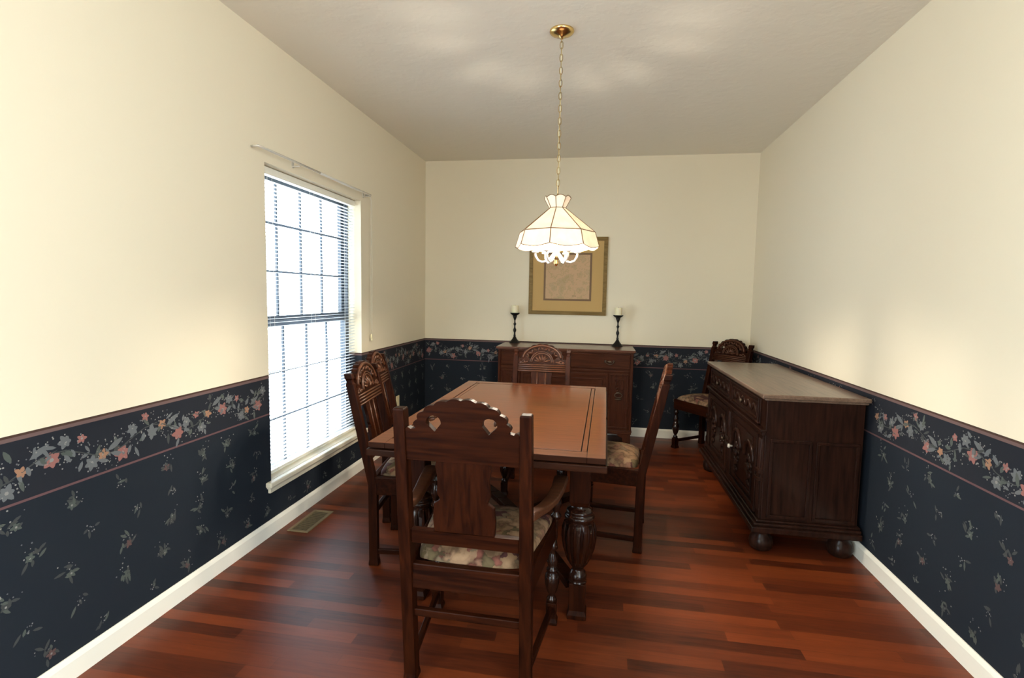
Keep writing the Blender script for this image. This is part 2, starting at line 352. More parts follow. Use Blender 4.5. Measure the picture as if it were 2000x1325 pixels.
def wallpaper(mb, T, u0, u1, ok):
    """printed sprays: a crowded band between the two border lines, loose bouquets on the paper below"""
    u = u0 + 0.03; k = 0; last = None
    while u < u1 - 0.03:
        v = 0.757 + 0.030 * sin(u * 17)
        def P(fn, uu, vv, *a):
            if ok(uu, vv): fn(mb, T, uu, vv, *a)
        for _ in range(3): P(petal, u + rnd.uniform(-.03, .03), v + rnd.uniform(-.045, .045), rnd.uniform(0, 6.28), rnd.uniform(.025, .05), rnd.uniform(.010, .018), rnd.choice((0, 0, 1, 1, 5)))
        kind = k % 6
        if kind == 0: P(blossom, u, v - 0.022, 0.032, 2)
        elif kind == 1: P(blossom, u, v + 0.03, 0.026, 0)
        elif kind == 2: P(blossom, u + .01, v + 0.045, 0.019, 2, 5)
        elif kind == 3: P(blossom, u, v - 0.03, 0.028, 0)
        elif kind == 4: P(blossom, u, v, 0.022, 3, 5)
        else:
            P(petal, u - .02, v + .01, 0.5, .07, .022, 0); P(petal, u - .01, v, -0.35, .06, .018, 0)
        spray(mb, T, u, v + 0.04, 0.03, lambda a, b: ok(a, b) and 0.672 < b < 0.845)
        spray(mb, T, u, v - 0.03, 0.035, lambda a, b: ok(a, b) and 0.672 < b < 0.845)
        if last and ok(u, v): petal(mb, T, last[0], last[1], math.atan2(v - last[1], u - last[0]), 0.07, 0.005, 5)
        last = (u, v); u += rnd.uniform(0.036, 0.048); k += 1
    row = 0; v = 0.60
    while v > 0.12:
        u = u0 + 0.06 + (0.12 if row % 2 else 0)
        while u < u1 - 0.03:
            if ok(u, v):
                big = rnd.random() < 0.55
                for _ in range(7 if big else 3): petal(mb, T, u + rnd.uniform(-.02, .02), v + rnd.uniform(-.02, .02), rnd.uniform(0, 6.28), rnd.uniform(.018, .040), .010, rnd.choice((1, 5, 5)))
                if big:
                    blossom(mb, T, u + rnd.uniform(-.012, .012), v - 0.008, 0.017, rnd.choice((5, 1, 1, 6)), 5); spray(mb, T, u, v + 0.02, 0.045, ok)
                else: spray(mb, T, u, v, 0.02, ok)
            u += rnd.uniform(0.15, 0.21)
        v -= 0.115; row += 1
lay = [0.0004]
def paper_T(f):
    def T(u, v):
        lay[0] = 0.0004 + (lay[0] + 0.0000061) % 0.0004
        return f(u, min(v, 0.850) if v > 0.664 else v, lay[0])
    return T

# left wall: four blocks around the opening
VY0, VY1 = -8.75, -5.15            # large unseen windows added in both side walls behind the camera for fill light
mb = MB(); ex = YF - 0.15
mb.bx(-0.15, 0, WY1, 0.15, 0, H); mb.bx(-0.15, 0, VY1, WY0, 0, H); mb.bx(-0.15, 0, ex, VY0, 0, H)
mb.bx(-0.15, 0, VY0, VY1, 0, 0.15); mb.bx(-0.15, 0, VY0, VY1, 2.42, H); mb.bx(-0.15, 0, WY0, WY1, 0, WZ0); mb.bx(-0.15, 0, WY0, WY1, WZ1, H)
def ok_left(u, v): return -4.9 < u < -0.02 and not (WY0 - 0.05 < u < WY1 + 0.05 and v > 0.2)
wallpaper(mb, paper_T(lambda u, v, d: Vector((d, u, v))), -4.9, -0.03, ok_left)
def prints(o, n):
    for p in o.data.polygons:
        if p.index >= n: p.material_index += 1
    return struct(o)
prints(mb.build('wall_left', [WALL] + FLW, recalc=False), 42)
mb = MB().bx(0, XR, 0, 0.15, 0, H)
wallpaper(mb, paper_T(lambda u, v, d: Vector((u, -d, v))), 0.01, XR - 0.02, lambda u, v: not (0.9 < u < 1.98))
prints(mb.build('wall_back', [WALL] + FLW, recalc=False), 6)
mb = MB().bx(XR, XR + 0.15, VY1, 0.15, 0, H).bx(XR, XR + 0.15, ex, VY0, 0, H).bx(XR, XR + 0.15, VY0, VY1, 0, .15).bx(XR, XR + 0.15, VY0, VY1, 2.42, H)
wallpaper(mb, paper_T(lambda u, v, d: Vector((XR - d, u, v))), -4.9, -0.03, lambda u, v: not (-2.2 < u < -0.85 and v < 0.8))
prints(mb.build('wall_right', [WALL] + FLW, recalc=False), 24)
struct(MB().bx(0, XR, YF - 0.15, YF, 0, H).build('wall_front', WALL))
def base(name, f):
    mb = MB(); prof = [(0, 0), (0.012, 0), (0.012, HB - 0.018), (0.009, HB - 0.010), (0.004, HB), (0, HB)]
    a, b = f
    for (d, z) in prof: mb.v.append(Vector(a(d, z)))
    for (d, z) in prof: mb.v.append(Vector(b(d, z)))
    n = len(prof)
    for i in range(n): mb.face((i, (i + 1) % n, n + (i + 1) % n, n + i))
    mb.face(range(n)); mb.face(range(n, 2 * n)); return struct(mb.build(name, WHITE))
base('baseboard_left', (lambda d, z: (d, YF, z), lambda d, z: (d, 0, z)))
base('baseboard_back', (lambda d, z: (0, -d, z), lambda d, z: (XR, -d, z)))
base('baseboard_right', (lambda d, z: (XR - d, YF, z), lambda d, z: (XR - d, 0, z)))

# window: sashes, muntins, panes, reveal and sill
win = bpy.data.objects.new('window_1', None); COL.objects.link(win); win.location = (-0.12, (WY0 + WY1) / 2, WZ0); struct(win)
def wpart(mb, name, m, bevel=0.0):
    for v in mb.v: v -= Vector(win.location)
    return mb.build(name, m, win, bevel)
wpart(MB().bx(-0.16, -0.10, WY0, WY0 + 0.018, WZ0, WZ1).bx(-0.16, -0.10, WY1 - 0.018, WY1, WZ0, WZ1).bx(-0.16, -0.10, WY0, WY1, WZ1 - 0.02, WZ1).bx(-0.16, -0.10, WY0, WY1, WZ0, WZ0 + 0.04), 'frame', WIN)
YS = [-1.463, -1.709, -1.955, -2.201, -2.447]
def sash(nm, x, zs):
    z0, z1 = zs[0], zs[-1]; a, b = YS[-1], YS[0]
    s_ = MB().bx(x - .013, x + .013, a - .036, a, z0 - .035, z1 + .035).bx(x - .013, x + .013, b, b + .036, z0 - .035, z1 + .035).bx(x - .013, x + .013, a, b, z0 - .035, z0).bx(x - .013, x + .013, a, b, z1, z1 + .035)
    so = wpart(s_, nm, WIN)
    mu = MB()
    for y in YS[1:-1]: mu.bx(x - .006, x + .006, y - .007, y + .007, z0, z1)
    for z in zs[1:-1]: mu.bx(x - .0055, x + .0055, a, b, z - .007, z + .007)
    for v in mu.v: v -= Vector(win.location)
    m_ = mu.build('muntin_grid', WIN, so)
    g = MB().bx(x - .0115, x - .0085, a, b, z0, z1)
    for v in g.v: v -= Vector(win.location)
    g.build('pane', GLASS, so)
sash('upper_sash', -0.142, [1.175, 1.43, 1.705, 1.935])
sash('lower_sash', -0.112, [0.315, 0.585, 0.853, 1.115])
for nm, xa in (('fill_window_2', -.14), ('fill_window_3', XR + .08)):  # unseen windows added to bring fill light from behind the camera
    wm = MB(); xb = xa + .06
    wm.bx(xa, xb, VY0, VY0 + .05, .15, 2.42).bx(xa, xb, VY1 - .05, VY1, .15, 2.42).bx(xa, xb, VY0 + .05, VY1 - .05, .15, .20).bx(xa, xb, VY0 + .05, VY1 - .05, 2.37, 2.42).bx(xa, xb, -6.975, -6.925, .20, 2.37)
    wo = struct(wm.build(nm, WHITE)); MB().bx(xa + .028, xa + .032, VY0 + .045, VY1 - .045, .195, 2.375).build('pane', CLEAR, wo)
sl = MB().bx(-0.098, 0.0, WY0, WY1, WZ0, 0.300).bx(0.0, 0.036, WY0 - 0.05, WY1 + 0.05, 0.272, 0.300)
wpart(sl, 'stool', STONE, 0.006)
wpart(MB().bx(0, 0.022, WY0 - 0.04, WY1 + 0.04, 0.262, 0.272).bx(0, 0.015, WY0 - 0.03, WY1 + 0.03, 0.236, 0.262), 'apron_moulding', STONE, 0.003)

# ------------------------------------------------------------------ things on the left wall
bl = thing('venetian_blind', 'white horizontal slat blind hanging lowered inside the left window', 'blind', (-0.060, (WY0 + WY1) / 2, 0.302))
def lpart(mb, name, m, parent, bevel=0.0, org=None):
    L0 = Vector(org if org is not None else parent.location)
    for i, v in enumerate(mb.v): mb.v[i] = v - L0
    return mb.build(name, m, parent, bevel)
by0, by1 = WY0 + 0.008, WY1 - 0.006
lpart(MB().bx(-0.078, -0.042, by0, by1, 1.938, 1.976), 'headrail', WHITE, bl, 0.002)
lpart(MB().bx(-0.072, -0.048, by0, by1, 0.306, 0.322), 'bottom_rail', WHITE, bl, 0.002)
sm = MB(); z = 0.335
while z < 1.932:
    sm.add([(-0.0725, by0, z - .0012), (-0.060, by0, z + .0012), (-0.0475, by0, z - .0006), (-0.0725, by1, z - .0012), (-0.060, by1, z + .0012), (-0.0475, by1, z - .0006)],
           [(0, 1, 4, 3), (1, 2, 5, 4)], 0, True); z += 0.0213
so = lpart(sm, 'slats', SLAT, bl); sd = so.modifiers.new('thickness', 'SOLIDIFY'); sd.thickness = 0.0006
cd = MB()
for y in (by0 + 0.12, (by0 + by1) / 2, by1 - 0.10):
    for x in (-0.074, -0.046): cd.tube([(x, y, 0.31), (x, y, 1.94)], 0.0008, 4)
lpart(cd, 'ladder_cords', CORD, bl)

rod = thing('curtain_rod', 'thin white telescoping traverse rod above the left window', 'curtain rod', (0.0, -1.95, 2.02))
lpart(MB().tube([(0.010, -1.352, 2.026), (0.048, -1.347, 2.026), (0.052, -1.36, 2.026), (0.052, -2.05, 2.026)], 0.0075, 8), 'outer_rod', SILVER, rod)
lpart(MB().tube([(0.052, -1.85, 2.027), (0.052, -2.60, 2.027), (0.048, -2.615, 2.027), (0.010, -2.61, 2.027)], 0.0060, 8), 'inner_rod', SILVER, rod)
for y in (-1.375, -2.25): lpart(MB().bx(0, 0.004, y - .010, y + .010, 2.008, 2.040).bx(0.003, 0.046, y - .005, y + .005, 2.014, 2.020), 'wall_bracket', SILVER, rod, 0.001)
lpart(MB().tube([(0.040, -1.345, 2.022), (0.030, -1.290, 2.00), (0.028, -1.285, 1.5), (0.026, -1.287, 0.985)], 0.0016, 5).tube([(0.042, -1.352, 2.022), (0.026, -1.298, 2.0), (0.023, -1.30, 1.4), (0.022, -1.296, 1.0)], 0.0013, 5), 'pull_cord', CORD, rod)
for y, z in ((-1.287, 0.955), (-1.296, 0.975)): lpart(MB().lathe([(0.003, 0.035), (0.007, 0.025), (0.008, 0.005), (0.005, 0)], (0.024, y, z), 10), 'cord_tassel', CREAM, rod)

vent = thing('floor_register', 'tan metal floor vent register set in the floor beside the left baseboard', 'floor vent', (0.122, -2.318, 0.0), 0.0)
vf = MB(); a, b = 0.062, 0.142
vf.bx(-a, -a + .018, -b, b, 0, .006).bx(a - .018, a, -b, b, 0, .006).bx(-a + .018, a - .018, -b, -b + .018, 0, .006).bx(-a + .018, a - .018, b - .018, b, 0, .006)
vf.build('frame', VENT, vent, 0.002)
MB().bx(-a + .015, a - .015, -b + .015, b - .015, 0, .001).build('duct_shade_plate', DARK, vent)  # near-black plate standing in for the shade down the duct
lv = MB(); y = -b + .026
while y < b - .02:
    lv.bar((-a + .018, y, .0035), (a - .018, y, .0030), .0024, .0022); y += .0118
lv.build('louvers', VENT, vent)
outl = thing('wall_outlet', 'small cream outlet cover plate low on the left wall beyond the window', 'outlet', (0.0, -0.726, 0.366))
MB().bx(0, .005, -.036, .036, -.058, .058).build('cover_plate', CREAM, outl, 0.002)
for z in (-.02, .02):
    r_ = MB(); r_.bx(.005, .0075, -.016, .016, z - .014, z + .014); r_.build('receptacle', CREAM, outl, 0.002)

# ------------------------------------------------------------------ framed map on the back wall
pic = thing('framed_picture', 'square framed map print with tan mat hanging on the back wall', 'picture', (1.4155, 0.0, 1.5105))
h = 0.3685; fw = 0.036; fr = MB()
for sx, sz in ((1, 0), (-1, 0), (0, 1), (0, -1)):
    if sx: vs = [(sx * h, 0, -h), (sx * h, 0, h), (sx * (h - fw), 0, h - fw), (sx * (h - fw), 0, -h + fw)]
    else: vs = [(-h, 0, sz * h), (h, 0, sz * h), (h - fw, 0, sz * (h - fw)), (-h + fw, 0, sz * (h - fw))]
    o_ = [(p[0], 0, p[2]) for p in vs]; f_ = [(vs[0][0], -.020, vs[0][2]), (vs[1][0], -.020, vs[1][2]), (vs[2][0], -.028, vs[2][2]), (vs[3][0], -.028, vs[3][2])]
    fr.add(o_ + f_, [(0, 1, 2, 3), (7, 6, 5, 4), (0, 4, 5, 1), (1, 5, 6, 2), (2, 6, 7, 3), (3, 7, 4, 0)])
fr.build('frame', GILT, pic, 0.002)
MB().bx(-h + fw - .004, h - fw + .004, -.018, -.004, -h + fw - .004, h - fw + .004).build('mat_board', MAT, pic)
q = 0.226; cz = -0.008
b_ = MB()
for x0, x1, z0, z1 in ((-q, -q + .018, -q, q), (q - .018, q, -q, q), (-q + .018, q - .018, q - .018, q), (-q + .018, q - .018, -q, -q + .018)): b_.bx(x0, x1, -.0205, -.017, cz + z0, cz + z1)
b_.build('inner_border', MATB, pic)
pm = MB().bx(-q + .018, q - .018, -.0195, -.017, cz - q + .018, cz + q - .018); pm.build('map_print', PRINT, pic)
MB().bx(.045, .085, -.0202, -.0195, cz - .183, cz - .178).build('print_caption', MATB, pic)

# ------------------------------------------------------------------ cabinet under the picture
def pull(parent, x, y, z, wd=0.05, face=(0, -1), mt=ABRASS):
    """bail pull on a small pierced plate"""
    nx, ny = face; tx, ty = -ny, nx
    P = lambda u, d, zz: (x + tx * u + nx * d, y + ty * u + ny * d, zz)
    m = MB()
    for s_ in (-1, 1):
        m.ball(P(s_ * wd / 2, .004, z), (.011, .011, .013), nu=8, nv=5); m.tube([P(s_ * wd / 2, .0, z), P(s_ * wd / 2, .018, z)], .004, 6)
    m.tube([P(wd / 2 * cos(t), .018, z - .024 * sin(t)) for t in [pi * k / 10 for k in range(11)]], .0035, 6)
    m.ball(P(0, .004, z - .004), (.022 if nx == 0 else .005, .005 if nx == 0 else .022, .012), nu=10, nv=5)
    return m.build('handle', mt, parent)
def panel_frame(mb, x0, x1, z0, z1, y, t=0.012, d=0.010):
    mb.bx(x0, x1, y - d, y, z1 - t, z1).bx(x0, x1, y - d, y, z0, z0 + t).bx(x0, x0 + t, y - d, y, z0 + t, z1 - t).bx(x1 - t, x1, y - d, y, z0 + t, z1 - t); return mb
bu = thing('sideboard_cabinet', 'reddish mahogany cabinet against the back wall under the framed map', 'cabinet', (1.434, -0.25, 0.0))
Yf = -0.465
b_ = MB().bx(.85, 2.018, Yf, -.02, .15, .846); lpart(b_, 'body', BX, bu, 0.003)
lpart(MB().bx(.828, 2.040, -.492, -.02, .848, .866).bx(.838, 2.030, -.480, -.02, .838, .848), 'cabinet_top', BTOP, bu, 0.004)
lpart(MB().bx(.838, 2.030, Yf - .014, -.02, .150, .166).bx(.842, 2.026, Yf - .008, -.02, .132, .150), 'base_moulding', BX, bu, 0.004)
for x0, s_ in ((.848, 1), (2.020, -1)):
    for y0, y1, bk in ((Yf - .004, Yf + .05, 0), (-.075, -.022, 1)):
        out = [(0, .134), (.12, .134), (.10, .112), (.068, .10), (.060, .05), (.055, .012), (.06, 0), (0, 0)]
        m = MB().plate([(u, v) for u, v in out], [], lambda u, v, d, x0=x0, s_=s_, y0=y0: Vector((x0 + s_ * u, y0 + d, v)), y1 - y0)
        lpart(m, 'bracket_foot', BZ, bu, 0.003)
for x in (.856, 2.012): lpart(MB().bx(x - .012, x + .012, Yf - .010, Yf, .168, .835), 'corner_stile', BZ, bu, 0.004)
dr = MB().bx(.875, 1.993, Yf - .012, Yf, .705, .828); panel_frame(dr, .875, 1.993, .705, .828, Yf - .012, .008, .005)
d_o = lpart(dr, 'drawer', BX, bu, 0.003)
for x in (1.045, 1.823):
    p_ = pull(d_o, x, Yf - .014, .766, .07)
    for v in p_.data.vertices: v.co -= Vector(bu.location)
lpart(MB().bx(.87, 2.0, Yf - .010, Yf, .672, .690), 'drawer_rail', BX, bu, 0.004)
mid = MB().bx(1.055, 1.815, Yf - .008, Yf, .185, .660); panel_frame(mid, 1.055, 1.815, .185, .660, Yf - .008, .022, .008); panel_frame(mid, 1.10, 1.77, .23, .615, Yf - .008, .010, .005)
lpart(mid, 'centre_panel', BX, bu, 0.003)
for cx, s_ in ((.962, 1), (1.906, -1)):
    dm = MB().bx(cx - .082, cx + .082, Yf - .010, Yf, .185, .660); panel_frame(dm, cx - .082, cx + .082, .185, .660, Yf - .010, .014, .006)
    d_o = lpart(dm, 'door', BZ, bu, 0.003)
    cv = MB()
    for k in range(5): cv.ball((cx + s_ * (.012 + .010 * sin(k)), Yf - .012, .60 - k * .022), (.012, .006, .014), nu=8, nv=5)
    cv.bx(cx - .038, cx + .038, Yf - .018, Yf - .009, .606, .624).bx(cx - .044 + (.06 if s_ < 0 else 0), cx - .016 + (.06 if s_ < 0 else 0), Yf - .018, Yf - .009, .52, .606)
    lpart(cv, 'carved_bracket', BZ, d_o, 0.003, bu.location)
    rg = MB().tube([(cx + .032 * cos(t), Yf - .018, .475 + .02 * sin(t)) for t in [2 * pi * k / 20 for k in range(20)]], .004, 6, closed=True).ball((cx, Yf - .014, .497), (.02, .008, .010)).ball((cx, Yf - .012, .44), (.030, .006, .008))
    lpart(rg, 'ring_pull', ABRASS, d_o, 0, bu.location)
    for zz in (.30, .24): lpart(MB().ball((cx + s_ * .02, Yf - .012, zz), (.006, .004, .02)), 'carved_drop', BZ, d_o, 0, bu.location)

# candlesticks with candles on the cabinet
def candlestick(x, side):
    c = thing('candlestick', 'dark turned metal candlestick on the cabinet, ' + side + ' of the framed map', 'candlestick', (x, -0.10, 0.866), 0, 'candlesticks on the cabinet')
    MB().lathe([(0.050, 0), (0.051, .004), (.046, .008), (.043, .016), (.030, .028), (.020, .042), (.012, .058), (.009, .066)], seg=28).build('base', BLACK, c)
    MB().lathe([(.009, .064), (.012, .072), (.008, .080), (.0075, .098), (.013, .112), (.016, .124), (.010, .140), (.0065, .150), (.007, .166), (.013, .178), (.013, .186), (.007, .194), (.006, .214), (.010, .226), (.016, .242), (.022, .262)], seg=20).build('stem', BLACK, c)
    MB().lathe([(.010, .258), (.030, .268), (.045, .281), (.046, .288), (.042, .288), (.036, .284), (0, .283)], seg=28).build('drip_pan', BLACK, c)
    k = thing('pillar_candle', 'short ivory pillar candle on the ' + side + ' candlestick', 'candle', (x, -0.10, 0.866 + .2845), 0, 'candles on the cabinet')
    MB().lathe([(.034, 0), (.0345, .002), (.0345, .068), (.033, .072), (.024, .073), (.010, .070), (0, .069)], seg=28).build('wax', WAX, k)
    MB().tube([(0, 0, .068), (.001, 0, .078)], .0012, 6).build('wick', WICK, k)
candlestick(.930, 'left'); candlestick(1.896, 'right')

# ------------------------------------------------------------------ dining table
tb = thing('dining_table', 'long reddish walnut draw-leaf dining table with bulbous turned legs', 'table', (1.328, -2.4596, 0), -0.0136)
hx, hy = .441, .7246
g = 0.006; wbd = 0.066
t_ = MB()
t_.bx(-hx + wbd + .024, hx - wbd - .024, -hy + wbd + g, hy - wbd - g, .742, .7597)
for s_ in (-1, 1):
    t_.bx(min(s_ * (hx - wbd - .0028), s_ * (hx - wbd - .0212)), max(s_ * (hx - wbd - .0028), s_ * (hx - wbd - .0212)), -hy + wbd + g, hy - wbd - g, .742, .7585)
for s_ in (-1, 1):
    t_.bx(min(s_ * (hx - wbd), s_ * hx), max(s_ * (hx - wbd), s_ * hx), -hy, hy, .738, .760)
    t_.bx(-hx + wbd, hx - wbd, min(s_ * (hy - wbd), s_ * hy), max(s_ * (hy - wbd), s_ * hy), .738, .760)
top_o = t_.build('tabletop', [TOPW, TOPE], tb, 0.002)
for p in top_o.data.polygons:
    if abs(p.normal.z) < 0.5: p.material_index = 1  # upright edges take the shaded walnut copy
t_ = MB().bx(-hx + .02, hx - .02, -hy + .02, hy - .02, .736, .7425)
t_.build('inlay_groove', GROOVE, tb)
for s_ in (-1, 1):
    t_ = MB().bx(-hx - .006, hx + .006, min(s_ * .02, s_ * (hy + .006)), max(s_ * .02, s_ * (hy + .006)), .708, .734); t_.build('draw_leaf', TOPE, tb, 0.004)
ap = MB()
for y in (-.44, .66):
    ap.bx(-.36, .36, y - .012, y + .012, .628, .708)
    for k in range(4): ap.bx(-.36, .36, y - .019, y + .019, .634 + k * .020, .643 + k * .020)
for x in (-.37, .37): ap.bx(x - .012, x + .012, -.44, .66, .628, .708)
ap.build('apron', WX, tb, 0.002)
def table_leg(x, y):
    m = MB().box((x, y, .600), (.082, .082, .216)); m.frustum((x, y, .475), (.066, .066), (x, y, .492), (.082, .082))
    lg = m.build('leg', WZ, tb, 0.003)
    b = MB().lathe([(.030, .490), (.034, .480), (.030, .470), (.040, .462), (.053, .455), (.055, .447), (.050, .440), (.057, .436), (.062, .428), (.060, .420), (.054, .414), (.060, .400), (.065, .370), (.0645, .335), (.058, .290), (.047, .250), (.036, .225), (.026, .212), (.022, .204), (.026, .198), (.033, .188), (.037, .176), (.036, .166), (.031, .160), (.037, .154), (.037, .148)], (x, y, 0), 40)
    o = b.build('turned_bulb', WD, lg)
    fl = MB()
    for k in range(14):
        a = 2 * pi * k / 14
        fl.tube([(x + r * cos(a), y + r * sin(a), z_) for r, z_ in ((.0595, .405), (.064, .375), (.0635, .338), (.057, .292), (.046, .252), (.037, .230))], [.002, .007, .0085, .0078, .006, .002], 6)
    fl.build('reeding', WZ, lg)
    MB().sweep([(x, y, 0), (x, y, .018), (x, y, .035), (x, y, .150)], [(.078, .078), (.078, .078), (.066, .066), (.068, .068)]).build('foot_block', WZ, lg, 0.003)
LEGS = [(-.345, -.44), (.345, -.44), (-.345, .68), (.345, .68)]
for x, y in LEGS: table_leg(x, y)
for (x0, y0), (x1, y1) in ((LEGS[0], LEGS[3]), (LEGS[1], LEGS[2])):
    st = MB(); n = 10; k0 = .035
    for i in range(n):
        a, b = k0 + (1 - 2 * k0) * i / n, k0 + (1 - 2 * k0) * (i + 1) / n
        st.bar((x0 + (x1 - x0) * a, y0 + (y1 - y0) * a, .105 + .045 * sin(pi * a)), (x0 + (x1 - x0) * b, y0 + (y1 - y0) * b, .105 + .045 * sin(pi * b)), .058, .034)
    st.build('stretcher', WX, tb, 0.004)

# ------------------------------------------------------------------ chairs
def crest_outline(hw, zb, zs, ah, aw, lobes=10, amp=.060, hole=True):
    pts = [(-hw, zb), (hw, zb), (hw, zs - .006), (hw - .012, zs + .003), (hw - .022, zs - .003)]
    n = lobes * 6
    for k in range(n + 1):
        t = pi * k / n; r = 1 + amp * abs(sin(lobes * t)) - amp * .4
        pts.append((aw * r * cos(t), zs + .001 + (ah * r) * sin(t)))
    pts += [(-hw + .022, zs - .003), (-hw + .012, zs + .003), (-hw, zs - .006)]
    holes = []
    if hole:
        for s_ in (-1, 1):
            cx, cz = s_ * .088, zs + .022; r = .0235
            hl = [(cx + r * cos(t), cz + r * .95 * sin(t)) for t in [pi * (-.05 + 1.1 * k / 12) for k in range(13)]]
            hl += [(cx - s_ * .003, cz - .029)]
            holes.append(hl)
    return pts, holes
def interp(path, z):
    for (y0, z0), (y1, z1) in zip(path, path[1:]):
        if z <= z1 or (y1, z1) == path[-1]: return y0 + (y1 - y0) * (z - z0) / (z1 - z0)
def splat_outline(zb, zt, w0):
    n = 40; R = []
    for k in range(n + 1):
        t = k / n
        w_ = w0 * (1 + .10 * sin(2 * pi * (t * 1.0 + .06)) - .16 * math.exp(-((t - .46) / .05) ** 2) - .10 * math.exp(-((t - .97) / .05) ** 2) + .06 * math.exp(-((t - .40) / .04) ** 2))
        R.append((w_, zb + (zt - zb) * t))
    return R + [(-a, b) for a, b in reversed(R)]
def turned_leg(mb, x, y, z0, z1):
    """front leg: square foot, neck, vase, top block"""
    mb.lathe([(.015, z0 + .085), (.020, z0 + .094), (.020, z0 + .104), (.013, z0 + .112), (.012, z0 + .120), (.020, z0 + .134), (.029, z0 + .165), (.031, z0 + .190), (.026, z0 + .208), (.018, z0 + .216), (.024, z0 + .222), (.024, z0 + .228), (.016, z0 + .234), (.021, z0 + .250), (.021, z0 + .268), (.013, z0 + .290), (.011, z0 + .302), (.020, z0 + .312), (.020, z0 + .320), (.014, z1)], (x, y, 0), 20)
    return mb
def cushion(name, hw0, hw1, y0, y1, zb, zt, parent, m):
    mb = MB(); n = 18; o = 0
    def shell(top):
        idx = {}
        for j in range(n + 1):
            for i in range(n + 1):
                u, v = -1 + 2 * i / n, -1 + 2 * j / n
                uu, vv = sin(u * pi / 2), sin(v * pi / 2)
                # rounded corners
                k = 1 - .07 * (abs(uu) ** 4) * (abs(vv) ** 4)
                hw = hw0 + (hw1 - hw0) * (vv + 1) / 2
                e = max(0.0, (1 - abs(uu) ** 7) * (1 - abs(vv) ** 7)) ** .45
                zc = zb + (.022 + (zt - zb - .022) * (1 - .35 * uu * uu - .35 * vv * vv * 1.0)) * e if top else zb
                mb.v.append(Vector((hw * uu * k, (y0 + y1) / 2 + (y1 - y0) / 2 * vv * k, zc))); idx[i, j] = len(mb.v) - 1
        for j in range(n):
            for i in range(n):
                f = (idx[i, j], idx[i + 1, j], idx[i + 1, j + 1], idx[i, j + 1])
                mb.face(f if top else f[::-1], 0, True)
    shell(True); shell(False)
    return mb.build(name, m, parent)
